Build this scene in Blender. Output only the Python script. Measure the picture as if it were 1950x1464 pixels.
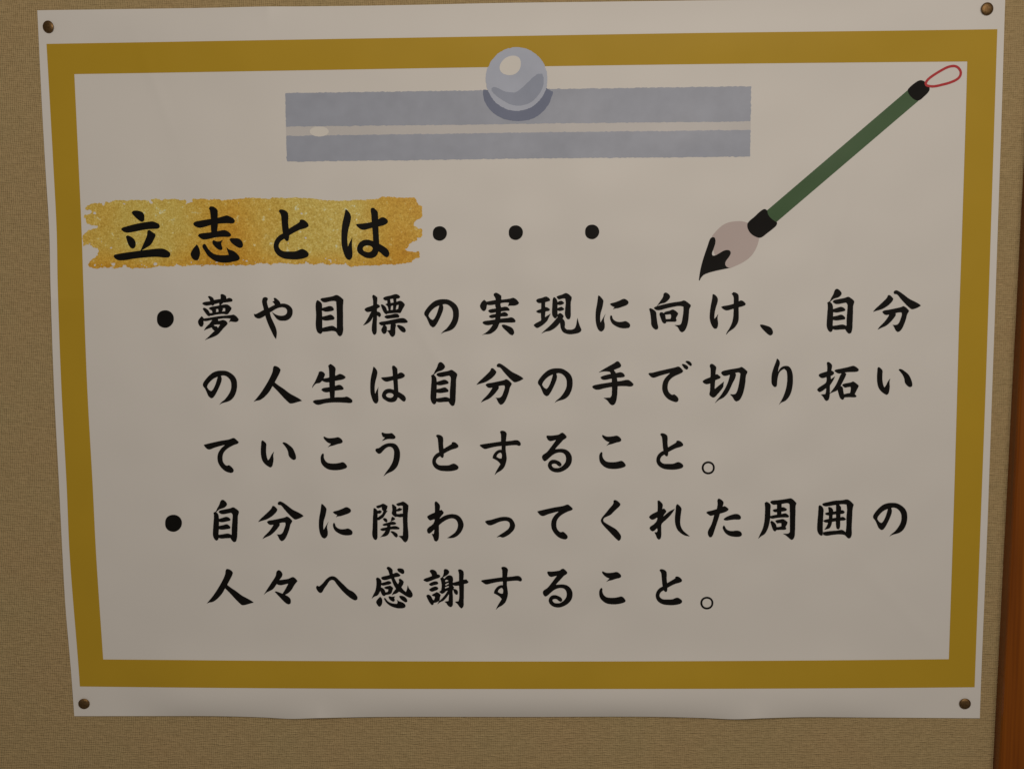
import bpy, math, random
import numpy as np
from mathutils import Matrix, Vector

scene = bpy.context.scene
for o in list(bpy.data.objects):
    bpy.data.objects.remove(o)

# ---------------------------------------------------------------- camera
FOC, CX, CY = 2000.0, 975.0, 732.0          # focal length and centre, in photo pixels
CAM = np.array([0.01749498, -1.02194596, 1.58904025])
ROT = np.array([[0.99969407, 0.02329729, -0.00830633],
                [-0.0059755, -0.09838979, -0.99513001],
                [-0.02400109, 0.99487521, -0.09822048]])   # rows: right, down, forward
cam_data = bpy.data.cameras.new('camera')
cam = bpy.data.objects.new('camera', cam_data)
scene.collection.objects.link(cam)
cam_data.sensor_width = 36.0
cam_data.lens = FOC / 1950.0 * 36.0
cam_data.clip_start, cam_data.clip_end = 0.05, 50.0
m = Matrix.Identity(4)
for i in range(3):
    m[i][0], m[i][1], m[i][2], m[i][3] = ROT[0][i], -ROT[1][i], -ROT[2][i], CAM[i]
cam.matrix_world = m
scene.camera = cam

# ---------------------------------------------------------------- light and exposure
world = bpy.data.worlds.new('World')
scene.world = world
world.use_nodes = True
bg = world.node_tree.nodes['Background']
bg.inputs[0].default_value = (1.0, 0.872, 0.745, 1)
bg.inputs[1].default_value = 0.095

def area(name, loc, target, sx, sy, power, col):
    d = bpy.data.lights.new(name, 'AREA')
    d.shape = 'RECTANGLE'; d.size, d.size_y = sx, sy
    d.energy = power; d.color = col
    o = bpy.data.objects.new(name, d)
    scene.collection.objects.link(o)
    o.location = loc
    o.rotation_euler = (Vector(target) - Vector(loc)).to_track_quat('-Z', 'Y').to_euler()
    return o
area('ceiling_lamp', (0.13, -1.35, 2.08), (0.0, 0.0, 1.5), 0.9, 0.35, 5.5, (1.0, 0.872, 0.745))
area('room_lamp', (0.90, -3.00, 2.70), (0.0, 0.0, 1.5), 1.4, 0.8, 22.2, (1.0, 0.872, 0.745))
scene.view_settings.view_transform = 'Standard'
scene.view_settings.look = 'None'
scene.view_settings.exposure = 0.0
scene.view_settings.gamma = 1.0
scene.render.engine = 'CYCLES'

# ---------------------------------------------------------------- helpers
def link(o, parent=None, **props):
    scene.collection.objects.link(o)
    if parent is not None:
        o.parent = parent
    for k, v in props.items():
        o[k] = v
    return o

def mesh_obj(name, verts, faces, mat, parent=None, smooth=True, **props):
    me = bpy.data.meshes.new(name)
    me.from_pydata([tuple(map(float, v)) for v in verts], [], [tuple(int(i) for i in f) for f in faces])
    me.materials.append(mat)
    if smooth:
        me.polygons.foreach_set('use_smooth', [True] * len(me.polygons))
    me.update()
    return link(bpy.data.objects.new(name, me), parent, **props)

def ray(px, py):
    """directions of the lines of sight on which the photo was measured"""
    px = np.asarray(px, float); py = np.asarray(py, float)
    pye = CY + (py - CY) * (768 / 1464) / (1024 / 1950)
    d = np.stack([(px - CX) / FOC, (pye - CY) / FOC, np.ones_like(px)], -1)
    return d @ ROT

def on_wall(px, py, depth=0.0):
    """measured photo point -> point on the plane standing 'depth' metres in front of the wall"""
    d = ray(px, py)
    t = (-np.asarray(depth) - CAM[1]) / d[..., 1]
    return CAM + d * t[..., None]

# relief of the pinned sheet, in metres of wall coordinates (X across, Z up)
X0, X1, Z0, Z1 = -0.457, 0.457, 1.151, 1.849
def gauss(t, w): return np.exp(-(t / w) ** 2)
def relief(X, Z):
    u = (X - X0) / (X1 - X0); v = (Z - Z0) / (Z1 - Z0)
    uc, vc = np.clip(u, 0, 1), np.clip(v, 0, 1)
    su, sv = np.sin(np.pi * uc), np.sin(np.pi * vc)
    z = 0.0016 + 0.0035 * su ** 0.8 * sv ** 0.8 + 0.0016 * sv ** 2 * (1 - su ** 0.5)
    # sheet stands off the wall just inside the lower and upper edge, then bends back to it,
    # except at the kinks, where the edge itself pushes outwards
    wid = np.clip((uc - 0.045) / 0.10, 0, 1) * np.clip((0.955 - uc) / 0.12, 0, 1)
    wid = wid * wid * (3 - 2 * wid)
    uneven = 0.86 + 0.14 * np.sin(11 * X + 0.7)
    kb = np.clip(np.exp(-np.abs(X + 0.205) / 0.034) + np.exp(-np.abs(X - 0.232) / 0.036), 0, 1)
    kt = 0.9 * np.exp(-np.abs(X + 0.235) / 0.034)
    for s_, s0, A, k, dec in ((Z - Z0, 0.025, 0.0070 * uneven, kb, 0.035), (Z1 - Z, 0.030, 0.0040, kt, 0.04)):
        r = np.clip((s0 - s_) / s0, 0, 1.2)
        low = 1 - (1 - k) * r ** 2
        high = np.exp(-np.clip((s_ - s0) / dec, 0, 9) ** 2)
        z = z + wid * A * np.where(s_ < s0, low, high)
    # kink in the left margin
    z = z + 0.0030 * np.exp(-np.abs(Z - 1.575) / 0.035) * np.exp(-uc / 0.03)
    # slow waves and faint diagonal creases of a sheet that was kept rolled up
    z = z + 0.0010 * su * np.sin(9.0 * X + 1.2 * np.sin(5 * Z)) * np.sin(7.5 * Z + 0.6)
    z = z + 0.0008 * sv * su * np.sin(17 * X - 8 * Z + 0.8)
    for (kx, kz, ph, a_) in ((62, 31, 0.3, 0.00030), (48, -70, 1.9, 0.00026), (95, 22, 4.1, 0.00020), (-38, 88, 2.7, 0.00022),
                             (118, -54, 5.2, 0.00013), (30, 122, 0.9, 0.00012)):
        z = z + a_ * sv ** 0.5 * su ** 0.5 * np.sin(kx * X + kz * Z + ph + 1.5 * np.sin(9 * X - 7 * Z + ph))
    for (a, b, ang, s, l, w) in ((-0.345, 1.775, 1.9, 0.00035, 0.05, 0.006), (-0.09, 1.53, 2.1, 0.0004, 0.07, 0.007),
                                 (0.10, 1.33, 1.0, 0.0004, 0.08, 0.008), (0.30, 1.62, 1.3, 0.0003, 0.06, 0.007),
                                 (-0.25, 1.40, 0.9, 0.0004, 0.07, 0.008), (0.37, 1.27, 2.3, 0.0004, 0.06, 0.008)):
        p = (X - a) * math.cos(ang) + (Z - b) * math.sin(ang)
        q = -(X - a) * math.sin(ang) + (Z - b) * math.cos(ang)
        z = z + 0.8 * s * gauss(p, l) * gauss(q, w)
    return np.maximum(z, 0.0007)

def on_sheet(px, py, lift=0.0):
    """measured photo point -> point on the relief of the pinned sheet (plus a hair of ink height)"""
    P = on_wall(px, py, 0.004)
    for _ in range(3):
        P = on_wall(px, py, relief(P[..., 0], P[..., 2]) + lift)
    return P

# ---- printed shapes: outline -> filled mesh that follows the sheet
def smooth_closed(pts, corner=50.0, n=5):
    pts = np.array(pts, float)
    keep = np.r_[True, np.abs(np.diff(pts, axis=0)).sum(1) > 1e-6]
    pts = pts[keep]
    N = len(pts)
    out = []
    tang = np.zeros_like(pts); sharp = np.zeros(N, bool)
    for i in range(N):
        a, b, c = pts[i - 1], pts[i], pts[(i + 1) % N]
        u, w = b - a, c - b
        lu, lw = np.hypot(*u) + 1e-9, np.hypot(*w) + 1e-9
        ang = math.degrees(math.acos(max(-1, min(1, float(u @ w) / lu / lw))))
        sharp[i] = ang > corner
        tang[i] = (u / lu + w / lw) * 0.5
    for i in range(N):
        j = (i + 1) % N
        p, q = pts[i], pts[j]
        L = np.hypot(*(q - p))
        t0 = (q - p) if sharp[i] else tang[i] * L
        t1 = (q - p) if sharp[j] else tang[j] * L
        for k in range(n):
            t = k / n
            h = (2*t**3 - 3*t*t + 1) * p + (t**3 - 2*t*t + t) * t0 + (-2*t**3 + 3*t*t) * q + (t**3 - t*t) * t1
            out.append(h)
    return np.array(out)

def fill_mask(polys, x0, y0, nx, ny, s):
    """union of closed outlines (holes flagged) on a fine raster of step s"""
    mask = np.zeros((ny, nx), bool)
    for hole, P in polys:
        d = np.zeros((ny, nx + 1), np.int32)
        A = (P - (x0, y0)) / s
        Bn = np.roll(A, -1, axis=0)
        for (ax, ay), (bx, by) in zip(A, Bn):
            if ay == by: continue
            if ay > by: ax, ay, bx, by = bx, by, ax, ay
            r0, r1 = max(0, math.ceil(ay)), min(ny, math.ceil(by))
            if r1 <= r0: continue
            rows = np.arange(r0, r1)
            xs = ax + (rows - ay) * (bx - ax) / (by - ay)
            cols = np.clip(np.ceil(xs).astype(int), 0, nx)
            np.add.at(d, (rows, cols), 1)
        inside = (np.cumsum(d, axis=1)[:, :nx] % 2).astype(bool)
        if hole: mask &= ~inside
        else: mask |= inside
    return mask

def contour_fill(F, x0, y0, s):
    """marching squares, filled: returns 2-D vertices and faces where F > 0.5"""
    ny, nx = F.shape
    inside = F > 0.5
    xs, ys = np.meshgrid(np.arange(nx), np.arange(ny))
    verts = np.stack([xs.ravel() * s + x0, ys.ravel() * s + y0], 1)
    idx = np.arange(nx * ny).reshape(ny, nx)
    c = inside[:-1, :-1].astype(int) + inside[:-1, 1:] * 1 + inside[1:, 1:] * 1 + inside[1:, :-1] * 1
    fy, fx = np.nonzero(c == 4)
    faces = [(a, b, cc, d) for a, b, cc, d in zip(idx[fy, fx], idx[fy + 1, fx], idx[fy + 1, fx + 1], idx[fy, fx + 1])]
    extra, cache = [], {}
    def cut(p, q):
        k = (p, q) if p < q else (q, p)
        if k not in cache:
            (r1, c1), (r2, c2) = divmod(k[0], nx), divmod(k[1], nx)
            f1, f2 = F[r1, c1], F[r2, c2]
            t = min(0.97, max(0.03, (0.5 - f1) / (f2 - f1)))
            cache[k] = nx * ny + len(extra)
            extra.append((x0 + s * (c1 + t * (c2 - c1)), y0 + s * (r1 + t * (r2 - r1))))
        return cache[k]
    ey, ex = np.nonzero((c > 0) & (c < 4))
    for y, x in zip(ey, ex):
        q = [int(idx[y, x]), int(idx[y + 1, x]), int(idx[y + 1, x + 1]), int(idx[y, x + 1])]
        ins = [inside[y, x], inside[y + 1, x], inside[y + 1, x + 1], inside[y, x + 1]]
        poly = []
        for k in range(4):
            if ins[k]: poly.append(q[k])
            if ins[k] != ins[(k + 1) % 4]: poly.append(cut(q[k], q[(k + 1) % 4]))
        if len(poly) >= 3: faces.append(tuple(poly))
    allv = np.vstack([verts, np.array(extra).reshape(-1, 2)])
    used = np.zeros(len(allv), bool)
    for f in faces: used[list(f)] = True
    remap = np.cumsum(used) - 1
    return allv[used], [tuple(int(remap[i]) for i in f) for f in faces]

def shape_mesh(polys, step=0.6, sub=3, corner=50.0, smooth=True, n=5, noise=None):
    """polys: list of (hole, points) in photo pixels"""
    P = [(h, smooth_closed(p, corner, n) if smooth else np.array(p, float)) for h, p in polys]
    allp = np.vstack([p for h, p in P if not h])
    x0, y0 = allp.min(0) - 2.5; x1, y1 = allp.max(0) + 2.5
    s = step / sub
    nx, ny = int((x1 - x0) / step) + 1, int((y1 - y0) / step) + 1
    M = fill_mask(P, x0 - s, y0 - s, nx * sub, ny * sub, s)
    F = M.reshape(ny, sub, nx, sub).mean((1, 3))
    if noise is not None:
        gx, gy = np.meshgrid(np.arange(nx) * step + x0, np.arange(ny) * step + y0)
        F = noise(F, gx, gy)
    F[0, :] = F[-1, :] = 0; F[:, 0] = F[:, -1] = 0
    return contour_fill(F, x0, y0, step)

def printed(name, v2, faces, mat, parent, lift, **props):
    P = on_sheet(v2[:, 0], v2[:, 1], lift)
    return mesh_obj(name, P, faces, mat, parent, **props)

def vnoise(seed, gx, gy, cell):
    """smooth value noise, 0..1"""
    rng = np.random.default_rng(seed)
    T = rng.random((257, 257))
    x, y = gx / cell, gy / cell
    xi, yi = np.floor(x).astype(int), np.floor(y).astype(int)
    fx, fy = x - xi, y - yi
    fx = fx * fx * (3 - 2 * fx); fy = fy * fy * (3 - 2 * fy)
    a, b = T[yi % 256, xi % 256], T[yi % 256, (xi + 1) % 256]
    c, d = T[(yi + 1) % 256, xi % 256], T[(yi + 1) % 256, (xi + 1) % 256]
    return (a * (1 - fx) + b * fx) * (1 - fy) + (c * (1 - fx) + d * fx) * fy

# ---------------------------------------------------------------- materials
def new_mat(name, col, rough=0.5, spec=0.3, metal=0.0):
    mt = bpy.data.materials.new(name); mt.use_nodes = True
    b = mt.node_tree.nodes['Principled BSDF']
    b.inputs['Base Color'].default_value = (*col, 1)
    b.inputs['Roughness'].default_value = rough
    b.inputs['Specular IOR Level'].default_value = spec
    b.inputs['Metallic'].default_value = metal
    return mt, mt.node_tree, b

def N(nt, kind, **kw):
    n = nt.nodes.new(kind)
    for k, v in kw.items():
        if k.startswith('i_'):
            n.inputs[k[2:].replace('_', ' ')].default_value = v
        else:
            setattr(n, k, v)
    return n

def coords(nt, scale=(1, 1, 1), kind='Object'):
    tc = N(nt, 'ShaderNodeTexCoord')
    mp = N(nt, 'ShaderNodeMapping')
    mp.inputs['Scale'].default_value = scale
    nt.links.new(tc.outputs[kind], mp.inputs['Vector'])
    return mp.outputs['Vector']

def noise_tex(nt, vec, scale, detail=2.0, rough=0.5):
    n = N(nt, 'ShaderNodeTexNoise')
    n.inputs['Scale'].default_value = scale; n.inputs['Detail'].default_value = detail
    n.inputs['Roughness'].default_value = rough
    nt.links.new(vec, n.inputs['Vector'])
    return n.outputs['Fac']

def ramp(nt, fac, stops):
    r = N(nt, 'ShaderNodeValToRGB')
    e = r.color_ramp.elements
    while len(e) < len(stops): e.new(0.5)
    for k, (p, c) in enumerate(stops):
        e[k].position = p; e[k].color = (*c, 1) if len(c) == 3 else c
    nt.links.new(fac, r.inputs['Fac'])
    return r.outputs['Color']

def math_n(nt, op, a, b):
    n = N(nt, 'ShaderNodeMath', operation=op)
    for k, v in ((0, a), (1, b)):
        if isinstance(v, (int, float)): n.inputs[k].default_value = v
        else: nt.links.new(v, n.inputs[k])
    return n.outputs[0]

def ink(name, col, var=0.06, scale=25.0, rough=0.42, spec=0.25, fine=0.0):
    """flat printed ink with the faint unevenness of a plotter print"""
    mt, nt, b = new_mat(name, col, rough, spec)
    vec = coords(nt)
    f = noise_tex(nt, vec, scale, 3.0)
    lo = tuple(c * (1 - var) for c in col); hi = tuple(min(1, c * (1 + var)) for c in col)
    c1 = ramp(nt, f, [(0.3, lo), (0.7, hi)])
    nt.links.new(c1, b.inputs['Base Color'])
    return mt

PAPER = ink('white_poster_paper', (0.80, 0.80, 0.785), 0.012, 9.0, 0.50, 0.30)
BLACK = ink('black_ink', (0.0075, 0.0070, 0.0066), 0.15, 60.0, 0.5, 0.10)
GOLDB = ink('ochre_border_ink', (0.530, 0.352, 0.028), 0.03, 12.0, 0.5, 0.15)
STEEL = ink('grey_blue_watercolour_ink', (0.392, 0.442, 0.552), 0.045, 70.0)
STRIP = ink('pale_grey_ink', (0.64, 0.645, 0.66), 0.02, 40.0)
BALL = ink('light_grey_blue_ink', (0.485, 0.552, 0.70), 0.035, 60.0)
BALL_D = ink('mid_grey_blue_ink', (0.328, 0.385, 0.52), 0.04, 60.0)
BALL_S = ink('dark_grey_blue_ink', (0.175, 0.215, 0.34), 0.05, 60.0)
SHINE = ink('paper_white_ink', (0.80, 0.80, 0.775), 0.01, 40.0)
GREEN = ink('dark_green_ink', (0.056, 0.128, 0.052), 0.08, 20.0)
HAIR = ink('dusty_pink_ink', (0.59, 0.515, 0.51), 0.02, 20.0)
RED = ink('red_ink', (0.52, 0.030, 0.040), 0.04, 20.0)

# glittering gold brush stroke: patches of olive yellow and orange, speckled
GLIT, nt, b = new_mat('gold_glitter_ink', (0.6, 0.4, 0.08), 0.45, 0.3)
vec = coords(nt)
big = noise_tex(nt, vec, 16.0, 2.0)
fine = noise_tex(nt, vec, 620.0, 2.0, 0.7)
mid = noise_tex(nt, vec, 190.0, 3.0, 0.65)
sep = N(nt, 'ShaderNodeSeparateXYZ'); nt.links.new(vec, sep.inputs[0])
def bell(c, w):
    a = math_n(nt, 'ABSOLUTE', math_n(nt, 'SUBTRACT', sep.outputs[0], c), 0.0)
    return math_n(nt, 'MAXIMUM', math_n(nt, 'SUBTRACT', 1.0, math_n(nt, 'DIVIDE', a, w)), 0.0)
yel = math_n(nt, 'MAXIMUM', bell(-0.372, 0.080), bell(-0.198, 0.075))
up = math_n(nt, 'MINIMUM', math_n(nt, 'MAXIMUM', math_n(nt, 'DIVIDE', math_n(nt, 'SUBTRACT', sep.outputs[2], 1.602), 0.022), 0.0), 1.0)
tone = math_n(nt, 'ADD', math_n(nt, 'MULTIPLY', big, 0.70), math_n(nt, 'MULTIPLY', math_n(nt, 'MULTIPLY', yel, up), 0.5))
tone = math_n(nt, 'ADD', tone, math_n(nt, 'MULTIPLY', up, 0.08))
base = ramp(nt, tone, [(0.28, (0.74, 0.40, 0.035)), (0.50, (0.80, 0.52, 0.075)), (0.80, (0.80, 0.64, 0.150))])
spk = ramp(nt, fine, [(0.30, (0.74, 0.69, 0.58)), (0.5, (0.98, 0.98, 0.98)), (0.61, (1.08, 1.10, 1.25)), (0.72, (1.2, 1.4, 2.8))])
spm = ramp(nt, mid, [(0.30, (0.90, 0.85, 0.72)), (0.55, (1, 1, 1)), (0.655, (1.03, 1.08, 1.3)), (0.70, (1.1, 1.45, 4.0))])
mx = N(nt, 'ShaderNodeMix', data_type='RGBA', blend_type='MULTIPLY'); mx.inputs[0].default_value = 1
nt.links.new(base, mx.inputs[6]); nt.links.new(spk, mx.inputs[7])
mx2 = N(nt, 'ShaderNodeMix', data_type='RGBA', blend_type='MULTIPLY'); mx2.inputs[0].default_value = 1
nt.links.new(mx.outputs[2], mx2.inputs[6]); nt.links.new(spm, mx2.inputs[7])
nt.links.new(mx2.outputs[2], b.inputs['Base Color'])

# woven wallpaper: fine cross-hatched relief with longer raised horizontal threads
WALLM, nt, b = new_mat('woven_beige_wallpaper', (0.36, 0.27, 0.13), 0.75, 0.15)
thread = noise_tex(nt, coords(nt, (180, 1, 720)), 1.0, 2.0, 0.55)
warp = noise_tex(nt, coords(nt, (700, 1, 210)), 1.0, 2.0, 0.5)
slub = noise_tex(nt, coords(nt, (75, 1, 430)), 1.0, 2.0, 0.6)
blot = noise_tex(nt, coords(nt, (1, 1, 1)), 14.0, 3.0)
def ridges(axis_vec, bands_per_m, dist):
    wv = N(nt, 'ShaderNodeTexWave', wave_type='BANDS', bands_direction='X', wave_profile='SIN')
    wv.inputs['Scale'].default_value = bands_per_m / 3.1831   # one band = 2 pi / 20 of a unit
    wv.inputs['Distortion'].default_value = dist; wv.inputs['Detail'].default_value = 2.0
    wv.inputs['Detail Scale'].default_value = 0.5
    nt.links.new(axis_vec, wv.inputs['Vector'])
    return wv.outputs['Fac']
mpz = N(nt, 'ShaderNodeMapping'); mpz.inputs['Rotation'].default_value = (0, math.radians(90), 0)
nt.links.new(N(nt, 'ShaderNodeTexCoord').outputs['Object'], mpz.inputs['Vector'])
rows = ridges(mpz.outputs['Vector'], 560.0, 5.0)
cols = ridges(coords(nt), 520.0, 4.0)
lattice = math_n(nt, 'ADD', math_n(nt, 'MULTIPLY', math_n(nt, 'MULTIPLY', rows, slub), 0.55), math_n(nt, 'MULTIPLY', cols, 0.30))
h = math_n(nt, 'ADD', math_n(nt, 'MULTIPLY', thread, 0.8), math_n(nt, 'MULTIPLY', warp, 0.75))
h = math_n(nt, 'ADD', h, math_n(nt, 'MULTIPLY', slub, 0.8))
h = math_n(nt, 'ADD', h, lattice)
bp = N(nt, 'ShaderNodeBump'); bp.inputs['Strength'].default_value = 0.85; bp.inputs['Distance'].default_value = 0.0011
nt.links.new(h, bp.inputs['Height']); nt.links.new(bp.outputs['Normal'], b.inputs['Normal'])
hc = ramp(nt, math_n(nt, 'MULTIPLY', h, 0.338), [(0.38, (0.84, 0.82, 0.78)), (0.50, (1, 1, 1)), (0.62, (1.14, 1.14, 1.15))])
bc = ramp(nt, blot, [(0.3, (0.485, 0.362, 0.188)), (0.7, (0.472, 0.370, 0.192))])
mx = N(nt, 'ShaderNodeMix', data_type='RGBA', blend_type='MULTIPLY'); mx.inputs[0].default_value = 1
nt.links.new(bc, mx.inputs[6]); nt.links.new(hc, mx.inputs[7]); nt.links.new(mx.outputs[2], b.inputs['Base Color'])

# varnished orange-brown wood, grain running up
WOOD, nt, b = new_mat('varnished_orange_brown_wood', (0.3, 0.09, 0.01), 0.32, 0.35)
g1 = noise_tex(nt, coords(nt, (60, 60, 2.2)), 1.0, 4.0, 0.6)
g2 = noise_tex(nt, coords(nt, (420, 420, 7)), 1.0, 3.0, 0.6)
c1 = ramp(nt, g1, [(0.3, (0.15, 0.036, 0.002)), (0.5, (0.25, 0.068, 0.003)), (0.7, (0.35, 0.105, 0.005))])
c2 = ramp(nt, g2, [(0.3, (0.82, 0.78, 0.7)), (0.6, (1, 1, 1))])
mx = N(nt, 'ShaderNodeMix', data_type='RGBA', blend_type='MULTIPLY'); mx.inputs[0].default_value = 1
nt.links.new(c1, mx.inputs[6]); nt.links.new(c2, mx.inputs[7]); nt.links.new(mx.outputs[2], b.inputs['Base Color'])

BRASS, nt, b = new_mat('tarnished_brass', (0.34, 0.19, 0.065), 0.52, 0.5, 1.0)
f = noise_tex(nt, coords(nt), 700.0, 3.0)
nt.links.new(ramp(nt, f, [(0.35, (0.17, 0.100, 0.040)), (0.65, (0.28, 0.180, 0.085))]), b.inputs['Base Color'])
PINM, _, _ = new_mat('steel_pin', (0.5, 0.5, 0.48), 0.3, 0.5, 1.0)

# ---------------------------------------------------------------- the wall and the wooden trim
v = [(-2.2, 0, 0.0), (2.2, 0, 0.0), (2.2, 0, 2.9), (-2.2, 0, 2.9)]
mesh_obj('wall', v, [(0, 1, 2, 3)], WALLM, smooth=False, kind='structure',
         label='beige woven wallpaper wall behind the poster')

def trim():
    # vertical casing; its left foot follows the line measured where wallpaper meets wood
    a = on_wall(1949.8, 302.0); c = on_wall(1890.5, 1464.0)
    dx = (c[0] - a[0]) / (c[2] - a[2])
    prof = [(0.000, 0.000), (0.0000, 0.0125), (0.0008, 0.0148), (0.0025, 0.0160), (0.0055, 0.0166), (0.012, 0.0168),
            (0.075, 0.0168), (0.0785, 0.0160), (0.080, 0.0140), (0.080, 0.000)]
    vs, fs = [], []
    zs = np.linspace(0.25, 2.6, 60)
    for z in zs:
        x0 = a[0] + dx * (z - a[2])
        for (px, py) in prof: vs.append((x0 + px, -py, z))
    n = len(prof)
    for i in range(len(zs) - 1):
        for k in range(n - 1):
            fs.append((i * n + k, i * n + k + 1, (i + 1) * n + k + 1, (i + 1) * n + k))
    fs.append(tuple(range(n))); fs.append(tuple((len(zs) - 1) * n + k for k in range(n)))
    o = mesh_obj('wooden_trim', vs, fs, WOOD, smooth=False)
    o['label'] = 'varnished orange-brown wooden trim running up the wall at the right edge'
    o['category'] = 'wood trim'
trim()

# ---------------------------------------------------------------- the poster
poster = bpy.data.objects.new('poster', None)
link(poster, None, label='large white poster with ochre border and black brush-style Japanese text, pinned to the beige wall',
     category='poster')
poster.empty_display_size = 0.1

def polyl(pts, n, ext=None):
    """resample a measured polyline smoothly, n points, along its dominant axis"""
    p = np.array(pts, float)
    t = np.r_[0, np.cumsum(np.hypot(*np.diff(p, axis=0).T))]; t /= t[-1]
    k = np.linspace(0, 1, n)
    # monotone-ish cubic through the points
    m = np.zeros_like(p)
    d = np.diff(p, axis=0) / np.diff(t)[:, None]
    m[1:-1] = 0.5 * (d[1:] + d[:-1]); m[0] = d[0]; m[-1] = d[-1]
    i = np.clip(np.searchsorted(t, k, side='right') - 1, 0, len(t) - 2)
    h = (t[i + 1] - t[i])[:, None]; s = ((k - t[i]) / (t[i + 1] - t[i]))[:, None]
    return ((2*s**3 - 3*s*s + 1) * p[i] + (s**3 - 2*s*s + s) * h * m[i] + (-2*s**3 + 3*s*s) * p[i + 1] + (s**3 - s*s) * h * m[i + 1])

PT = [(71, 19.5), (300, 16.3), (400, 14.8), (470, 13.0), (515, 12.2), (560, 12.2), (760, 9.7), (950, 5.6), (1150, 3), (1330, .6), (1600, -3), (1914.4, -6)]
PB = [(141.5, 1363.5), (300, 1363.3), (410, 1363.5), (500, 1365.8), (553, 1368.6), (600, 1367.3), (680, 1365.6), (750, 1364.8), (1000, 1365), (1250, 1364.8), (1340, 1367), (1400, 1369.4), (1450, 1367.6), (1530, 1365.4), (1650, 1366), (1800, 1367), (1865.8, 1367.5)]
PL = [(71, 19.5), (79.8, 200), (86.5, 320), (93.8, 440), (96.2, 545), (102.9, 740), (112.5, 925), (118.7, 1050), (124.3, 1150), (135.4, 1280), (141.5, 1363.5)]
PR = [(1914.4, -6), (1913.5, 20), (1908, 200), (1901.3, 400), (1894.5, 600), (1889.5, 740), (1880.4, 1000), (1868.9, 1280), (1865.8, 1367.5)]

def sheet():
    nu, nv = 440, 336
    T, B_, L, R = polyl(PT, nu), polyl(PB, nu), polyl(PL, nv), polyl(PR, nv)
    u = np.linspace(0, 1, nu)[None, :, None]; v = np.linspace(0, 1, nv)[:, None, None]
    C = (1 - v) * T[None] + v * B_[None] + (1 - u) * L[:, None] + u * R[:, None] \
        - ((1 - u) * (1 - v) * T[0] + u * (1 - v) * T[-1] + (1 - u) * v * B_[0] + u * v * B_[-1])
    P = on_sheet(C[..., 0], C[..., 1]).reshape(-1, 3)
    back = P + (0, 0.00028, 0)
    V = np.vstack([P, back])
    idx = np.arange(nu * nv).reshape(nv, nu); off = nu * nv
    a, b, c, d = idx[:-1, :-1].ravel(), idx[1:, :-1].ravel(), idx[1:, 1:].ravel(), idx[:-1, 1:].ravel()
    F = list(zip(a, b, c, d)) + list(zip(a + off, d + off, c + off, b + off))
    ring = list(idx[0, :]) + list(idx[1:, -1]) + list(idx[-1, -2::-1]) + list(idx[-2:0:-1, 0])
    for k in range(len(ring)):
        p, q = ring[k], ring[(k + 1) % len(ring)]
        F.append((p, q, q + off, p + off))
    o = mesh_obj('paper_sheet', V, F, PAPER, poster)
    o.data.set_sharp_from_angle(angle=math.radians(40))
sheet()

GT = [(88.5, 83.5), (250, 80.8), (600, 74.7), (950, 68.9), (1330, 62.7), (1700, 58.3), (1899.3, 55.5)]
GB = [(152, 1307), (400, 1309.5), (750, 1311.5), (1100, 1311.7), (1400, 1311.3), (1700, 1309.8), (1856, 1308.5)]
GL = [(88.5, 83.5), (95.2, 200), (101.8, 320), (107.9, 440), (109.9, 545), (117.0, 740), (126.9, 925), (132.3, 1050), (150.2, 1280), (152, 1307)]
GR = [(1899.3, 55.5), (1894.6, 200), (1888.2, 400), (1881.7, 600), (1877, 740), (1867.3, 1000), (1857, 1280), (1856, 1308.5)]
IT = [(141.5, 141), (250, 139.3), (600, 133.4), (950, 127.4), (1330, 122), (1700, 118.2), (1842, 117)]
IB = [(196.5, 1255.5), (330, 1256.5), (450, 1257.6), (750, 1259), (1000, 1259.4), (1250, 1259), (1600, 1257), (1807, 1255)]
IL = [(141.5, 141), (144.3, 200), (150, 320), (155.4, 440), (158.8, 545), (166.2, 740), (176.5, 925), (182.7, 1050), (196.5, 1255.5)]
IR = [(1842, 117), (1839.7, 200), (1833.4, 400), (1826.8, 600), (1823, 740), (1815.3, 1000), (1806.9, 1255)]

def border():
    V, F = [], []
    for o_, i_, n in ((GT, IT, 500), (GR, IR, 380), (GB, IB, 500), (GL, IL, 380)):
        O, I = polyl(o_, n), polyl(i_, n)
        m_ = 15
        t = np.linspace(0, 1, m_)[None, :, None]
        G = (O[:, None] * (1 - t) + I[:, None] * t)
        P = on_sheet(G[..., 0], G[..., 1], 0.00012).reshape(-1, 3)
        base_ = len(V); V.extend(P)
        for a in range(n - 1):
            for b_ in range(m_ - 1):
                k = base_ + a * m_ + b_
                F.append((k, k + 1, k + m_ + 1, k + m_))
    mesh_obj('ochre_border', V, F, GOLDB, poster)
border()

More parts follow.
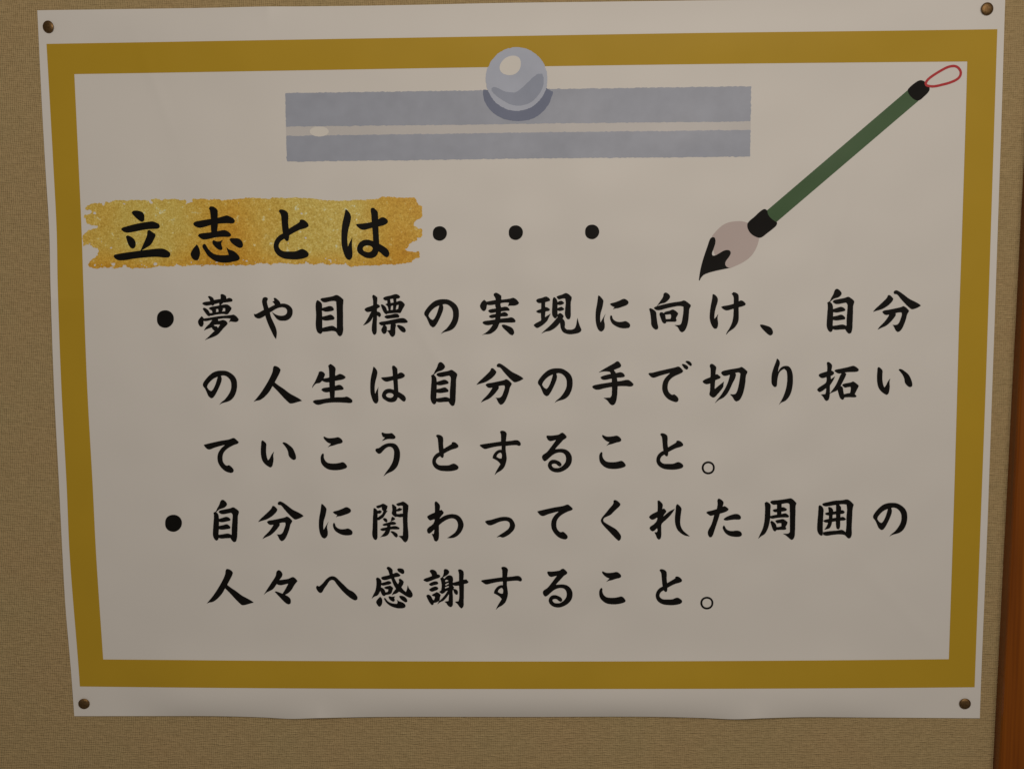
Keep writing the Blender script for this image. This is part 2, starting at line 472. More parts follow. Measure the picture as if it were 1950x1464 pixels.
GLYPHS = """
立 200 385
505,205 530,168 580,158 650,165 710,190 740,225 750,290 745,345 715,375 690,372 620,325 560,270
303,515 330,485 400,462 600,410 820,372 915,366 970,385 1025,415 1042,445 1038,480 1010,502 900,510 760,522 560,562 420,580 350,560
395,655 420,632 460,640 530,680 570,730 585,790 575,850 545,880 510,880 465,840 430,770
805,560 815,535 850,527 890,560 960,605 962,640 930,710 870,810 780,870 705,915 690,925 665,940 690,885 750,750 800,620
160,1030 175,1005 220,990 500,945 800,905 1080,882 1130,892 1200,930 1240,965 1243,1010 1220,1045 1150,1055 1000,1042 800,1050 560,1075 320,1110 250,1105 190,1070
志 325 385
725,125 745,85 790,78 850,105 890,145 898,200 895,300 900,420 885,560 885,620 780,620 765,500 765,330 750,190 745,155
427,415 450,380 550,352 760,318 900,295 1020,262 1075,250 1120,268 1200,315 1220,350 1215,385 1190,402 1080,402 900,412 760,438 560,488 510,480 450,445
515,640 545,605 640,585 790,570 900,548 1000,530 1050,535 1110,570 1150,615 1148,640 1120,658 1000,660 850,672 640,712 590,700
497,800 520,830 550,900 560,970 545,1050 515,1100 475,1108 430,1090 380,1000 385,960 430,880
640,790 665,805 710,880 770,945 830,985 920,1005 1010,1008 1105,1003 1085,940 1057,850 1100,890 1200,930 1260,975 1310,1040 1315,1075 1290,1105 1200,1130 1080,1152 950,1148 860,1125 760,1065 700,1010 650,930 605,855 610,810
820,718 860,740 925,745 965,730 1000,718 970,760 965,790 985,870 985,900 960,912 920,905 860,865 800,790 790,745
1118,712 1140,688 1200,685 1290,690 1340,720 1370,770 1378,825 1365,858 1320,872 1270,855 1200,810 1150,765
と 480 385
505,172 530,140 575,138 645,165 682,205 690,240 690,400 700,500 710,560 708,640 700,710 690,735 660,742 635,725 610,690 595,620 580,560 560,350 545,235 530,205
905,375 905,345 930,330 980,335 1030,365 1075,425 1072,460 1045,482 900,530 720,625 600,705 545,745 510,810 512,860 540,900 590,930 700,938 840,930 910,900 960,890 1020,915 1075,970 1078,1005 1055,1040 1000,1065 880,1088 720,1088 600,1070 490,1010 430,930 410,850 420,770 460,690 520,630 590,590 680,520 780,455 870,400
は 600 385
580,135 600,140 640,180 670,225 685,280 672,380 640,500 622,600 615,720 625,850 655,770 690,705 712,655 705,740 705,860 712,960 710,1030 690,1075 660,1100 625,1095 580,1050 530,920 508,830 500,700 502,560 520,400 550,270
775,425 800,415 900,405 1080,375 1200,325 1260,290 1300,286 1350,310 1385,350 1385,385 1340,425 1220,462 1080,490 920,528 870,515 810,470
1060,130 1070,110 1110,105 1150,135 1195,190 1200,260 1205,450 1215,650 1222,790 1300,835 1380,895 1415,965 1405,1020 1375,1052 1345,1045 1290,1005 1235,955 1205,940 1190,990 1140,1045 1060,1068 970,1058 880,1010 820,960 798,900 810,830 850,765 910,725 1000,712 1060,725 1105,740 1098,600 1080,400 1070,250
-905,885 925,850 970,828 1030,828 1080,850 1100,880 1080,920 1040,948 980,945 930,925
夢 372 550
128,280 145,260 290,232 360,210 490,190 600,185 640,170 690,185 712,215 700,240 660,248 540,262 450,270 370,290 200,318 160,305
237,150 260,132 300,145 345,180 355,240 360,300 335,322 310,310 285,240 260,185
478,110 500,97 550,110 585,140 590,170 575,215 540,258 490,300 470,315 450,300 460,260 480,180
138,380 160,355 200,370 250,410 275,460 280,520 250,520 215,490 170,430
250,370 290,345 400,325 500,305 600,295 650,320 692,365 680,400 650,440 620,480 590,488 540,478 400,490 280,510 265,500 270,462 325,455 310,410 290,400
-392,385 435,382 440,435 390,442 400,410
-525,370 568,366 568,425 505,430 525,395
118,518 140,535 160,562 155,620 160,660 140,715 110,725 80,705 50,640 55,600 90,550
150,565 300,542 450,518 600,505 690,495 730,490 790,530 828,580 815,610 780,630 700,625 665,622 635,638 670,565 550,560 440,575 300,595 200,615 150,610
325,590 380,560 430,575 440,610 480,600 530,590 590,615 618,655 600,685 540,745 490,805 420,875 330,920 230,955 170,982 240,920 300,860 365,800 330,770 310,735 240,760 200,775 158,798 200,730 270,660
-345,690 400,680 475,678 450,710 430,745 410,715 375,708
や 372 550
1275,200 1290,170 1330,155 1370,165 1382,190 1365,240 1375,300 1395,365 1420,450 1440,530 1490,640 1540,760 1552,830 1550,880 1538,960 1500,910 1450,810 1390,680 1345,560 1325,480 1290,340 1270,250
1112,475 1150,478 1210,450 1300,400 1400,360 1520,300 1620,282 1700,280 1780,310 1840,370 1855,430 1840,510 1800,565 1740,600 1670,608 1600,600 1550,570 1510,520 1450,432 1540,490 1620,510 1700,500 1740,460 1745,410 1720,370 1670,352 1590,360 1530,385 1460,428 1420,450 1330,510 1230,562 1180,560 1130,530
1485,178 1520,170 1570,205 1605,240 1625,285 1590,310 1540,310 1510,295 1480,255 1462,245 1498,230 1500,205
目 590 550
122,240 145,212 180,230 228,280 232,400 238,560 238,730 240,820 225,845 200,860 150,830 118,750 118,500
198,205 210,185 300,165 430,140 510,115 560,135 640,200 640,240 632,340 635,500 635,700 635,800 610,880 575,905 540,885 505,830 480,808 260,818 230,815 230,745 330,718 440,703 480,725 512,748 512,500 505,320 500,240 460,230 380,238 290,258 250,250
228,365 300,345 380,325 430,340 462,385 450,412 400,425 300,435 228,410
230,530 320,508 400,490 445,515 475,555 455,585 400,595 290,605 230,585
標 590 550
1188,135 1210,110 1240,125 1285,160 1285,230 1280,320 1280,560 1275,700 1275,800 1265,850 1235,878 1210,865 1180,790 1182,700 1195,600 1205,500 1205,320 1200,200 1190,160
1038,395 1055,370 1140,335 1210,310 1290,290 1335,320 1335,345 1280,380 1220,420 1150,435 1090,440 1055,415
1205,400 1215,440 1190,560 1150,620 1080,670 1010,700 1060,630 1120,530 1160,450
1275,430 1320,440 1355,480 1352,515 1325,540 1300,520 1270,490
1392,180 1420,155 1540,125 1640,98 1690,115 1720,145 1715,170 1680,185 1600,185 1500,205 1450,222 1410,205
1470,190 1530,200 1540,270 1545,330 1545,420 1500,420 1480,300
1585,180 1650,180 1650,240 1640,340 1635,420 1590,425 1600,330
1350,305 1370,290 1410,310 1450,350 1470,410 1478,475 1455,488 1420,460 1380,390
1435,298 1460,280 1530,270 1640,248 1720,225 1760,240 1812,295 1805,320 1770,380 1740,440 1720,465 1690,458 1600,462 1500,470 1465,475 1470,415 1500,412 1490,360 1475,325
-1535,212 1582,202 1582,245 1540,260
-1548,330 1585,312 1582,398 1540,400
-1655,310 1692,305 1680,380 1638,395 1645,350
1418,530 1440,510 1540,490 1640,470 1680,480 1708,520 1695,545 1640,552 1540,562 1470,568 1435,550
1310,655 1330,635 1450,612 1600,580 1780,555 1820,570 1865,615 1862,640 1830,648 1700,650 1630,660 1450,685 1370,698 1330,675
1435,690 1465,720 1470,770 1462,820 1440,850 1410,860 1380,835 1360,780 1380,730 1400,700
1540,660 1620,650 1640,680 1630,760 1630,830 1620,880 1590,910 1565,915 1535,890 1500,830 1468,790 1500,788 1530,780
1655,700 1680,685 1730,695 1790,725 1825,775 1828,810 1800,832 1760,820 1700,765
の 800 550
80,450 110,395 180,310 270,235 360,202 450,195 540,205 620,245 690,305 730,380 740,450 738,530 715,630 660,730 590,785 460,825 425,840 385,870 430,815 500,755 560,680 605,600 625,530 625,440 600,370 540,310 480,290 430,295 442,340 440,390 410,480 360,590 310,680 270,725 235,732 190,695 150,610 120,545 80,490
-365,315 350,370 310,490 265,570 240,592 200,570 160,515 175,470 230,400 290,350
実 800 550
1400,105 1415,82 1450,72 1500,95 1548,130 1548,180 1545,260 1445,260 1430,170 1405,130
1220,205 1250,230 1275,260 1270,330 1250,400 1220,422 1190,415 1140,335 1145,300 1180,240
1260,245 1430,212 1550,205 1720,182 1775,168 1850,215 1885,265 1865,295 1800,318 1710,320 1670,328 1695,262 1600,262 1440,295 1320,310 1270,300
1430,290 1500,280 1538,325 1540,450 1530,560 1535,620 1510,660 1470,750 1400,820 1330,858 1220,868 1155,890 1240,840 1320,770 1385,680 1420,620 1435,500 1445,380 1430,320
1295,415 1320,395 1440,372 1550,350 1620,338 1670,350 1705,390 1700,415 1640,418 1540,430 1430,448 1350,460 1310,440
1308,522 1340,498 1450,475 1540,458 1610,440 1660,465 1680,495 1665,515 1540,528 1430,545 1370,558 1330,545
1185,640 1205,620 1320,600 1440,580 1560,562 1680,550 1740,540 1790,565 1820,605 1812,635 1780,640 1650,642 1510,650 1370,680 1280,692 1210,670
1550,690 1580,678 1680,705 1750,740 1785,790 1790,850 1760,885 1720,872 1640,800 1570,730
1440,240 1540,240 1530,310 1440,310
現 1010 550
107,220 130,195 220,170 300,145 350,170 378,200 370,230 330,240 280,255 210,268 165,272 125,250
205,250 285,240 282,330 288,420 280,520 270,600 205,600 200,450 205,330
107,425 140,405 210,378 290,345 340,360 375,390 360,415 290,430 200,460 140,455
60,690 85,665 200,600 290,530 390,468 350,550 320,610 260,670 180,725 130,745 95,730
440,160 460,155 500,195 515,240 515,400 515,520 490,560 460,560 420,510 412,450 418,300 425,200
497,150 520,135 610,105 675,78 730,100 788,155 785,200 772,250 770,400 765,540 745,578 715,580 690,560 660,500 662,380 672,260 662,185 610,185 545,200 515,180
510,255 560,230 590,225 640,262 645,275 610,298 560,308 510,298
510,370 560,348 590,340 640,375 648,392 610,412 560,422 510,410
520,490 565,455 600,475 635,510 628,545 605,570 560,650 510,710 440,765 370,800 290,815 205,855 280,780 360,710 420,650 490,570 515,540
560,570 620,565 655,620 660,680 655,735 690,770 740,775 800,772 845,745 870,690 885,610 898,545 915,620 945,710 972,780 960,810 920,838 850,855 770,865 690,855 620,820 580,750 568,680
に 1010 550
1290,128 1310,128 1360,175 1390,220 1388,270 1365,380 1340,460 1330,560 1335,640 1380,560 1440,458 1405,560 1405,610 1418,680 1415,740 1390,790 1350,815 1310,795 1270,730 1248,640 1240,540 1248,400 1270,280
1512,292 1535,275 1610,255 1700,220 1780,188 1830,205 1868,245 1865,280 1840,305 1740,345 1660,370 1610,375 1572,395 1600,345 1560,330
1538,498 1555,515 1570,565 1610,605 1680,628 1760,622 1810,612 1860,635 1895,670 1900,710 1880,742 1800,752 1700,740 1620,705 1560,660 1530,610 1515,550 1525,510
向 1225 550
385,100 400,78 430,68 480,95 512,140 505,175 460,230 410,265 330,285 255,330 310,250 380,140
200,365 215,348 300,318 450,280 600,252 720,235 775,218 830,245 905,305 905,330 880,380 870,480 855,620 825,730 785,800 740,828 705,810 650,725 590,688 700,680 720,660 745,560 762,440 765,340 700,325 560,345 430,375 320,405 260,405 225,390
110,380 135,365 180,385 240,435 255,540 270,650 285,740 275,765 240,778 200,755 155,690 148,600 130,450
308,475 325,445 360,445 415,490 428,560 440,640 420,658 400,660 370,640 330,550
390,460 410,440 500,415 560,392 620,420 668,465 655,500 625,560 638,600 620,622 540,625 440,628 430,575 520,570 530,520 520,482 440,490 420,490
け 1225 550
1320,100 1345,102 1395,140 1420,190 1418,240 1385,350 1362,450 1352,575 1390,530 1430,470 1415,550 1425,640 1418,720 1395,755 1365,760 1330,735 1285,650 1265,560 1268,450 1285,320 1312,180
1480,345 1510,330 1620,310 1740,275 1820,235 1865,218 1915,240 1950,278 1945,305 1910,325 1820,350 1720,378 1600,410 1560,405 1510,375
1682,95 1715,60 1760,70 1808,105 1818,150 1818,250 1818,400 1820,520 1810,620 1770,700 1720,755 1640,810 1605,845 1572,882 1590,830 1640,750 1690,640 1712,540 1720,400 1722,250 1720,160 1700,115
、 1440 545
72,745 80,728 110,728 190,748 270,780 305,820 320,875 310,915 275,938 240,925 170,865 100,790
自 1440 545
1490,90 1510,58 1545,48 1590,75 1628,130 1620,165 1570,210 1480,240 1440,270 1410,298 1440,325 1460,370 1465,450 1465,600 1458,750 1458,830 1435,865 1410,872 1380,850 1345,775 1345,650 1355,500 1362,350 1352,315 1370,298 1395,288 1430,220 1470,150
1455,290 1475,268 1560,245 1680,222 1758,200 1800,222 1868,285 1868,305 1850,370 1845,500 1838,680 1830,820 1810,890 1772,905 1740,885 1695,820 1600,825 1500,830 1455,815 1450,755 1540,742 1650,728 1720,752 1722,620 1735,450 1735,340 1710,312 1640,325 1560,340 1520,338 1475,315
1460,435 1540,410 1615,390 1670,410 1702,445 1690,470 1640,482 1520,502 1460,490
1460,575 1540,560 1625,540 1670,565 1700,600 1690,630 1630,640 1520,652 1455,640
分 1655 545
70,490 120,430 200,355 290,270 340,215 360,170 385,165 430,195 462,235 455,265 400,335 330,390 250,435 150,465
465,118 480,90 515,75 560,90 650,150 770,240 880,295 950,335 990,368 930,405 880,425 815,438 770,410 700,345 600,235 530,155 480,145
250,490 270,468 380,445 500,420 610,395 652,378 700,400 762,462 755,485 725,540 705,620 670,720 620,820 580,860 545,872 515,850 480,790 460,750 435,735 530,730 565,700 600,620 625,530 618,500 560,500 505,512 510,545 470,610 400,690 320,755 240,790 158,830 200,770 280,690 350,600 385,540 330,548 290,535
人 480 685
405,135 425,115 460,120 520,155 545,190 530,240 480,340 432,430 510,490 600,550 720,640 830,700 900,740 955,780 880,800 820,818 770,830 720,830 670,790 590,710 480,590 390,500 340,590 280,665 210,730 140,770 80,780 25,803 70,750 150,650 250,500 340,340 390,220
生 480 685
1448,115 1465,95 1497,78 1540,105 1588,155 1585,250 1580,400 1580,560 1572,720 1485,725 1475,600 1470,450 1468,300 1460,160
1265,260 1270,230 1310,218 1360,235 1392,275 1385,300 1362,355 1440,342 1500,325 1600,298 1670,268 1730,285 1780,320 1780,345 1740,370 1640,392 1540,410 1440,430 1380,422 1335,400 1290,440 1220,455 1180,490 1142,545 1150,500 1190,430 1240,320
1318,570 1340,545 1450,522 1570,500 1665,475 1710,495 1748,545 1735,565 1670,578 1560,592 1420,620 1370,612 1335,590
1155,795 1175,775 1300,755 1450,730 1620,712 1750,710 1800,700 1860,725 1910,770 1912,800 1890,820 1780,818 1650,812 1500,815 1380,830 1260,858 1210,845 1170,815
手 1120 680
190,298 250,255 340,200 430,150 500,110 548,78 575,80 620,130 632,160 615,190 550,220 490,245 525,295 550,400 562,500 560,620 552,740 530,850 500,900 460,915 420,895 360,820 290,775 420,768 445,730 452,640 452,500 448,400 430,310 410,278 330,272 260,278
232,385 250,370 350,335 460,312 560,295 615,285 670,305 702,350 690,375 650,385 540,392 430,412 330,432 280,430 250,410
75,565 90,545 200,515 350,490 480,470 620,452 765,432 820,465 868,515 850,545 820,558 700,550 560,555 430,570 300,595 200,620 150,618 100,595
で 1120 680
1145,315 1165,300 1220,295 1350,262 1500,228 1650,195 1725,178 1765,205 1812,260 1800,285 1740,320 1650,360 1580,410 1535,470 1515,560 1525,640 1560,690 1600,715 1640,705 1700,755 1722,800 1710,840 1680,855 1610,840 1520,795 1450,720 1412,620 1412,540 1435,450 1490,370 1565,300 1450,330 1350,360 1260,390 1220,388 1180,360
1782,140 1800,125 1850,140 1900,175 1908,200 1895,230 1870,238 1835,215
1852,85 1870,68 1920,75 1965,110 1978,145 1960,172 1935,160 1890,125
切 1330 680
215,170 225,135 255,125 310,155 340,190 332,260 325,330 360,322 425,375 415,400 370,420 322,440 315,520 310,605 400,530 490,460 480,510 475,560 430,630 370,700 310,762 275,768 240,750 210,715 220,640 225,500 170,515 130,510 85,475 80,455 120,425 228,380 232,300 228,210
430,300 445,275 560,240 700,215 780,200 820,185 860,205 935,270 930,300 910,340 895,480 870,620 835,730 780,820 725,845 690,825 650,760 600,705 700,700 725,670 760,560 785,420 800,310 770,292 700,300 715,325 700,400 650,500 600,610 540,710 470,775 390,815 310,882 350,820 430,720 510,590 560,480 590,380 600,335 500,358 460,340
り 1330 680
1495,25 1515,35 1545,75 1552,120 1530,200 1515,285 1560,210 1610,175 1665,165 1720,175 1765,225 1795,320 1802,440 1790,570 1755,700 1700,790 1650,835 1580,865 1525,918 1570,840 1620,740 1665,610 1688,480 1690,350 1675,260 1635,222 1590,245 1545,290 1518,360 1502,460 1495,540 1478,565 1450,568 1420,545 1395,500 1390,420 1400,310 1440,180 1475,90
拓 1550 680
245,110 258,90 285,92 345,150 345,190 332,250 380,285 385,315 365,335 320,360 325,418 370,385 405,360 380,420 340,490 308,540 305,640 300,740 280,810 245,835 215,820 170,750 130,710 215,702 228,660 232,590 160,645 110,668 80,650 58,620 80,590 150,540 225,485 240,440 240,380 160,400 120,385 88,350 100,325 180,290 250,270 255,200 248,140
388,260 400,245 500,220 640,190 760,165 810,190 855,230 850,260 825,275 720,282 600,290 480,312 440,300
530,300 595,295 618,320 600,370 560,450 512,540 480,590 430,640 370,665 300,695 340,640 410,540 460,440 500,350
450,620 510,545 545,570 560,640 570,700 578,780 560,808 540,810 500,780 470,700
535,535 550,515 620,495 700,480 745,462 790,485 855,540 850,560 820,620 790,680 780,705 812,735 805,755 780,765 680,762 575,768 570,705 640,688 688,682 700,620 700,568 650,570 590,580
い 1550 680
1215,200 1235,185 1265,205 1305,250 1305,330 1305,430 1320,520 1340,578 1370,540 1410,460 1458,400 1440,470 1445,560 1435,640 1415,700 1385,720 1345,700 1280,650 1230,580 1205,480 1200,360 1208,260
1612,240 1630,225 1670,230 1740,275 1810,340 1850,420 1875,510 1870,550 1840,570 1810,565 1765,530 1735,490 1720,410 1690,340 1650,285
て 380 815
78,320 100,312 250,275 400,242 560,215 655,188 695,215 748,265 735,290 660,320 580,360 510,410 455,480 438,560 448,640 485,695 520,715 560,705 610,740 650,795 645,830 615,852 570,850 490,820 410,750 355,660 340,580 350,490 400,400 485,318 380,345 280,375 190,408 150,400 105,360
こ 600 815
160,165 175,160 200,172 240,188 310,190 380,182 435,172 480,190 525,245 522,270 500,288 430,305 340,335 280,348 232,375 300,298 250,280 200,240 165,195
130,495 150,480 165,492 168,560 195,620 240,658 300,672 400,672 470,660 530,648 570,670 612,725 600,755 560,775 460,798 350,802 250,785 170,735 120,670 105,600 108,540
う 600 815
1262,95 1282,80 1330,98 1400,102 1462,95 1500,125 1532,165 1528,190 1500,208 1430,208 1370,212 1325,228 1268,248 1330,180 1290,165 1275,135
1150,405 1170,388 1210,380 1290,325 1370,292 1450,285 1520,298 1570,340 1610,420 1620,510 1600,640 1555,745 1490,810 1370,870 1298,922 1350,840 1420,745 1480,630 1500,530 1500,430 1470,375 1420,355 1360,375 1290,440 1250,480 1215,490 1175,465 1150,430
す 810 815
1422,75 1430,55 1470,48 1520,65 1548,100 1542,180 1535,250 1640,240 1740,228 1785,245 1818,295 1815,325 1790,340 1740,325 1640,328 1532,340 1532,420 1545,520 1550,580 1530,680 1500,750 1440,810 1370,850 1315,900 1350,820 1430,685 1380,630 1278,572 1290,520 1350,440 1410,412 1450,412 1450,340 1350,352 1240,375 1130,398 1100,385 1035,335 1040,318 1060,312 1200,290 1440,255 1440,180 1435,110
-1355,545 1375,500 1425,465 1445,480 1458,520 1450,578 1410,575
る 1020 815
202,165 215,140 300,142 400,130 450,118 480,95 515,85 555,115 592,158 585,185 530,225 470,290 410,355 370,402 440,395 520,395 590,415 650,465 685,530 692,600 675,680 620,755 550,805 460,840 380,842 300,815 250,765 232,710 250,650 290,612 350,600 420,620 470,650 495,690 490,720 460,735 425,715 390,685 350,678 310,690 310,715 340,750 400,762 460,750 520,710 570,640 578,570 560,510 520,475 460,465 400,475 330,510 270,560 200,620 165,632 135,600 120,545 135,515 210,460 280,375 390,225 330,240 280,248 240,230
関 695 945
160,230 180,220 215,240 240,275 285,260 325,285 300,320 270,330 242,325 240,480 240,700 235,800 215,830 190,828 160,800 138,735 145,600 150,420 158,300
210,195 225,180 290,160 342,138 390,155 432,185 425,220 405,275 435,268 400,320 350,400 300,435 265,455 240,450 235,405 285,370 330,330 350,280 325,255 320,205 290,215 250,228 225,215
512,155 530,148 560,165 600,210 600,250 655,215 715,240 700,260 640,285 600,285 600,330 640,335 700,325 730,330 730,390 660,398 605,388 580,395 545,370 510,330 520,260
590,150 620,130 680,112 720,98 770,118 830,170 828,220 815,350 815,550 828,700 825,800 800,855 768,878 740,860 690,800 635,755 720,745 725,600 720,400 720,270 718,180 680,175 640,185 610,170
340,430 360,410 400,418 425,445 430,480 410,498 385,485 355,455
490,470 500,420 515,385 545,395 580,428 560,450 520,468 480,485
330,540 350,525 430,500 530,480 570,490 600,515 585,532 490,545 400,560 355,560
285,632 310,612 400,590 500,572 570,562 620,575 660,600 655,625 620,630 500,630 400,650 330,658
430,500 490,500 485,600 470,680 430,740 370,765 320,770 285,785 330,735 380,670 415,590
480,668 510,660 570,678 620,720 628,755 605,785 575,772 520,710
わ 695 945
1330,110 1350,92 1380,110 1425,165 1430,210 1420,265 1460,255 1500,300 1495,325 1450,380 1415,430 1510,370 1600,342 1690,338 1770,360 1835,420 1870,490 1880,545 1862,620 1815,700 1750,760 1680,790 1560,795 1630,750 1710,690 1755,620 1770,540 1750,470 1710,430 1650,418 1570,440 1490,485 1410,550 1410,640 1410,760 1395,830 1360,862 1325,845 1300,780 1270,715 1310,715 1322,630 1270,680 1230,710 1195,700 1180,640 1200,600 1290,530 1325,460 1322,435 1240,460 1205,430 1180,385 1220,355 1330,305 1330,200
く 1125 945
430,95 440,72 470,68 520,95 565,140 560,170 500,235 440,290 380,350 310,385 260,410 240,440 245,475 290,510 390,570 480,625 540,690 575,750 575,800 555,835 530,848 500,825 430,755 340,660 250,565 200,495 190,460 210,410 270,335 350,235 435,120
れ 1125 945
1270,85 1300,75 1325,95 1370,150 1370,200 1362,240 1395,230 1440,275 1435,300 1400,345 1375,390 1430,340 1500,285 1605,230 1570,290 1510,370 1440,440 1350,530 1345,640 1342,760 1325,810 1295,825 1265,800 1235,730 1210,682 1258,680 1270,650 1262,605 1210,655 1175,665 1140,645 1118,610 1130,580 1200,530 1255,465 1270,400 1200,440 1165,445 1130,425 1108,390 1140,355 1270,285 1275,200
1632,160 1652,145 1690,175 1728,230 1722,300 1710,400 1705,510 1720,580 1760,650 1820,705 1890,762 1800,748 1720,705 1650,635 1610,530 1602,420 1615,280
た 1335 945
315,60 340,38 375,55 425,100 428,140 410,195 450,185 525,235 520,260 470,295 360,330 340,400 300,520 260,640 220,750 195,778 160,778 135,735 128,680 145,630 190,550 225,450 250,355 180,370 145,350 98,310 115,292 200,270 300,240 315,150
428,435 460,405 540,365 640,335 690,335 735,355 762,395 755,430 730,442 640,442 560,450 480,460 440,450
425,560 440,550 458,580 480,620 530,650 600,658 690,650 750,670 780,715 770,750 730,768 620,768 540,750 470,705 430,650 412,600
周 1335 945
1210,125 1245,100 1280,115 1322,155 1322,260 1320,380 1305,500 1270,620 1215,715 1140,765 1085,810 1120,730 1175,610 1205,480 1215,350 1218,200
1315,110 1330,90 1450,72 1580,55 1680,38 1710,35 1755,60 1820,130 1805,170 1800,300 1795,500 1790,680 1780,770 1750,820 1718,830 1680,800 1610,740 1555,708 1660,705 1690,680 1690,500 1690,300 1685,150 1660,132 1535,145 1535,205 1575,205 1640,245 1625,270 1530,292 1530,335 1615,322 1678,370 1665,402 1560,402 1440,412 1350,425 1310,410 1310,375 1380,358 1448,345 1445,300 1400,300 1362,270 1380,250 1445,235 1445,155 1380,160 1335,135
1318,485 1345,462 1390,490 1425,530 1440,590 1440,640 1410,670 1380,650 1345,570
1412,470 1430,455 1500,440 1560,430 1600,450 1650,490 1640,530 1610,580 1628,615 1610,632 1540,638 1440,640 1430,585 1480,580 1528,570 1530,510 1490,510 1450,518
囲 1545 945
142,180 162,165 200,185 232,240 230,350 222,500 220,640 222,700 215,740 190,752 155,730 118,670 115,500 128,350 135,240
205,150 225,132 330,105 450,80 580,72 690,58 740,85 810,155 790,230 780,400 770,600 770,730 745,790 715,802 690,790 635,738 540,725 400,735 290,750 225,735 225,680 330,662 480,650 590,638 630,660 655,680 668,550 668,400 680,250 670,155 600,150 470,162 330,185 270,190 225,175
318,205 345,200 400,230 418,270 410,340 400,440 385,540 350,605 310,622 245,635 290,570 325,480 335,380 330,280
470,155 530,155 568,210 560,300 552,450 548,580 530,622 510,630 485,615 470,560 470,400 470,250
258,325 290,308 450,285 560,262 600,262 640,295 620,325 540,335 400,350 320,362 280,350
225,462 260,445 400,415 560,395 610,390 665,435 640,455 540,465 400,485 290,500 250,490
つ 915 945
85,480 105,465 200,445 300,415 400,392 500,390 580,415 630,470 660,550 645,620 590,690 510,750 420,785 370,770 295,785 370,730 470,665 535,610 558,550 545,495 500,470 430,470 350,490 260,530 200,550 155,548 115,520
々 385 1075
1420,125 1460,100 1500,125 1530,180 1520,225 1470,292 1560,282 1640,268 1730,235 1775,260 1818,312 1790,345 1750,400 1710,470 1650,535 1580,575 1630,600 1680,650 1690,700 1680,740 1650,755 1610,745 1520,665 1430,570 1378,515 1400,508 1460,525 1530,552 1580,470 1640,360 1560,380 1500,392 1450,385 1420,370 1350,465 1290,500 1220,535 1165,585 1230,480 1320,340 1400,210
へ 598 1075
38,435 48,405 68,400 95,415 150,370 240,270 300,228 350,218 410,235 480,300 570,385 660,470 750,520 800,570 830,625 822,665 790,680 740,665 640,595 530,490 430,370 375,300 340,292 300,310 250,380 190,465 155,525 125,540 90,525
感 598 1075
1180,270 1190,248 1220,245 1280,300 1280,400 1262,500 1210,585 1150,610 1095,652 1120,590 1165,500 1185,400 1185,300
1275,250 1290,235 1400,205 1500,175 1570,150 1610,165 1650,205 1630,222 1550,240 1440,275 1350,295 1300,285
1380,70 1395,42 1420,38 1460,58 1495,95 1500,160 1530,250 1580,345 1600,370 1620,310 1608,285 1635,262 1680,290 1710,325 1700,370 1665,430 1700,475 1750,520 1770,460 1785,385 1810,450 1850,500 1880,570 1870,610 1830,630 1770,610 1690,560 1620,515 1570,550 1520,565 1475,590 1510,520 1560,460 1520,395 1470,270 1430,170 1410,110
1580,90 1605,70 1650,70 1700,85 1720,130 1715,165 1695,178 1660,168 1600,125
1280,350 1350,330 1420,310 1460,325 1478,350 1450,372 1370,390 1310,400 1278,385
1270,430 1310,445 1350,490 1365,580 1340,600 1310,590 1280,545 1260,480
1330,440 1355,420 1410,405 1450,398 1485,420 1510,445 1495,490 1470,550 1440,565 1355,580 1350,530 1405,515 1415,470 1370,465
1260,608 1290,640 1302,690 1290,760 1260,800 1235,798 1205,765 1182,710 1205,665
1330,650 1345,628 1365,645 1400,690 1460,725 1530,742 1580,745 1590,710 1575,665 1620,695 1680,715 1730,750 1748,785 1730,815 1680,832 1600,832 1510,810 1430,770 1370,715
1415,610 1430,600 1480,608 1550,602 1530,635 1540,670 1530,700 1505,705 1465,685 1430,650
1618,605 1640,590 1700,598 1750,630 1778,680 1775,710 1745,718 1700,695 1650,655
謝 802 1075
160,130 175,100 210,92 260,108 300,150 302,180 350,195 368,220 350,245 270,275 180,310 110,328 60,310 40,290 60,270 140,240 205,215 195,180
148,370 170,350 270,315 310,325 332,355 310,375 250,390 195,405 160,392
148,475 170,455 260,415 310,425 332,455 310,480 260,500 205,515 170,500
97,595 110,575 145,570 180,590 225,670 245,672 265,610 210,590 200,575 250,545 295,520 340,540 375,580 360,620 350,680 300,715 242,730 232,760 205,772 180,750 140,690
430,105 450,80 500,90 538,130 525,170 470,215 420,240 440,270 480,225 540,200 590,220 608,260 605,400 630,430 620,455 605,480 605,600 605,700 600,780 575,808 545,805 510,780 475,730 440,705 520,690 530,560 480,630 420,690 365,715 305,760 330,710 390,650 450,580 510,490 470,510 430,545 395,555 360,535 340,515 380,490 390,400 375,300 360,260 400,235 430,150
-458,300 480,288 515,300 518,310 462,330
-462,372 520,345 528,362 465,400
-455,430 520,405 530,425 455,455
700,110 715,88 750,88 800,120 812,160 805,285 860,280 905,325 890,350 815,370 815,500 812,700 810,780 790,820 762,835 735,810 690,750 640,705 710,695 722,650 722,400 640,402 600,390 600,345 720,310 720,200 712,140
605,465 640,462 690,490 702,530 695,570 665,575 635,545
。 1240 815
962,755 980,690 1025,648 1088,632 1150,648 1195,690 1213,755 1195,820 1150,865 1088,880 1025,865 980,820
-1002,755 1015,705 1045,680 1088,670 1130,680 1162,705 1175,755 1162,805 1130,832 1088,842 1045,832 1015,805
・ 800 425
227,190 237,125 273,79 325,60 375,62 425,90 455,135 463,190 450,245 415,290 370,315 315,315 265,290 235,245
"""
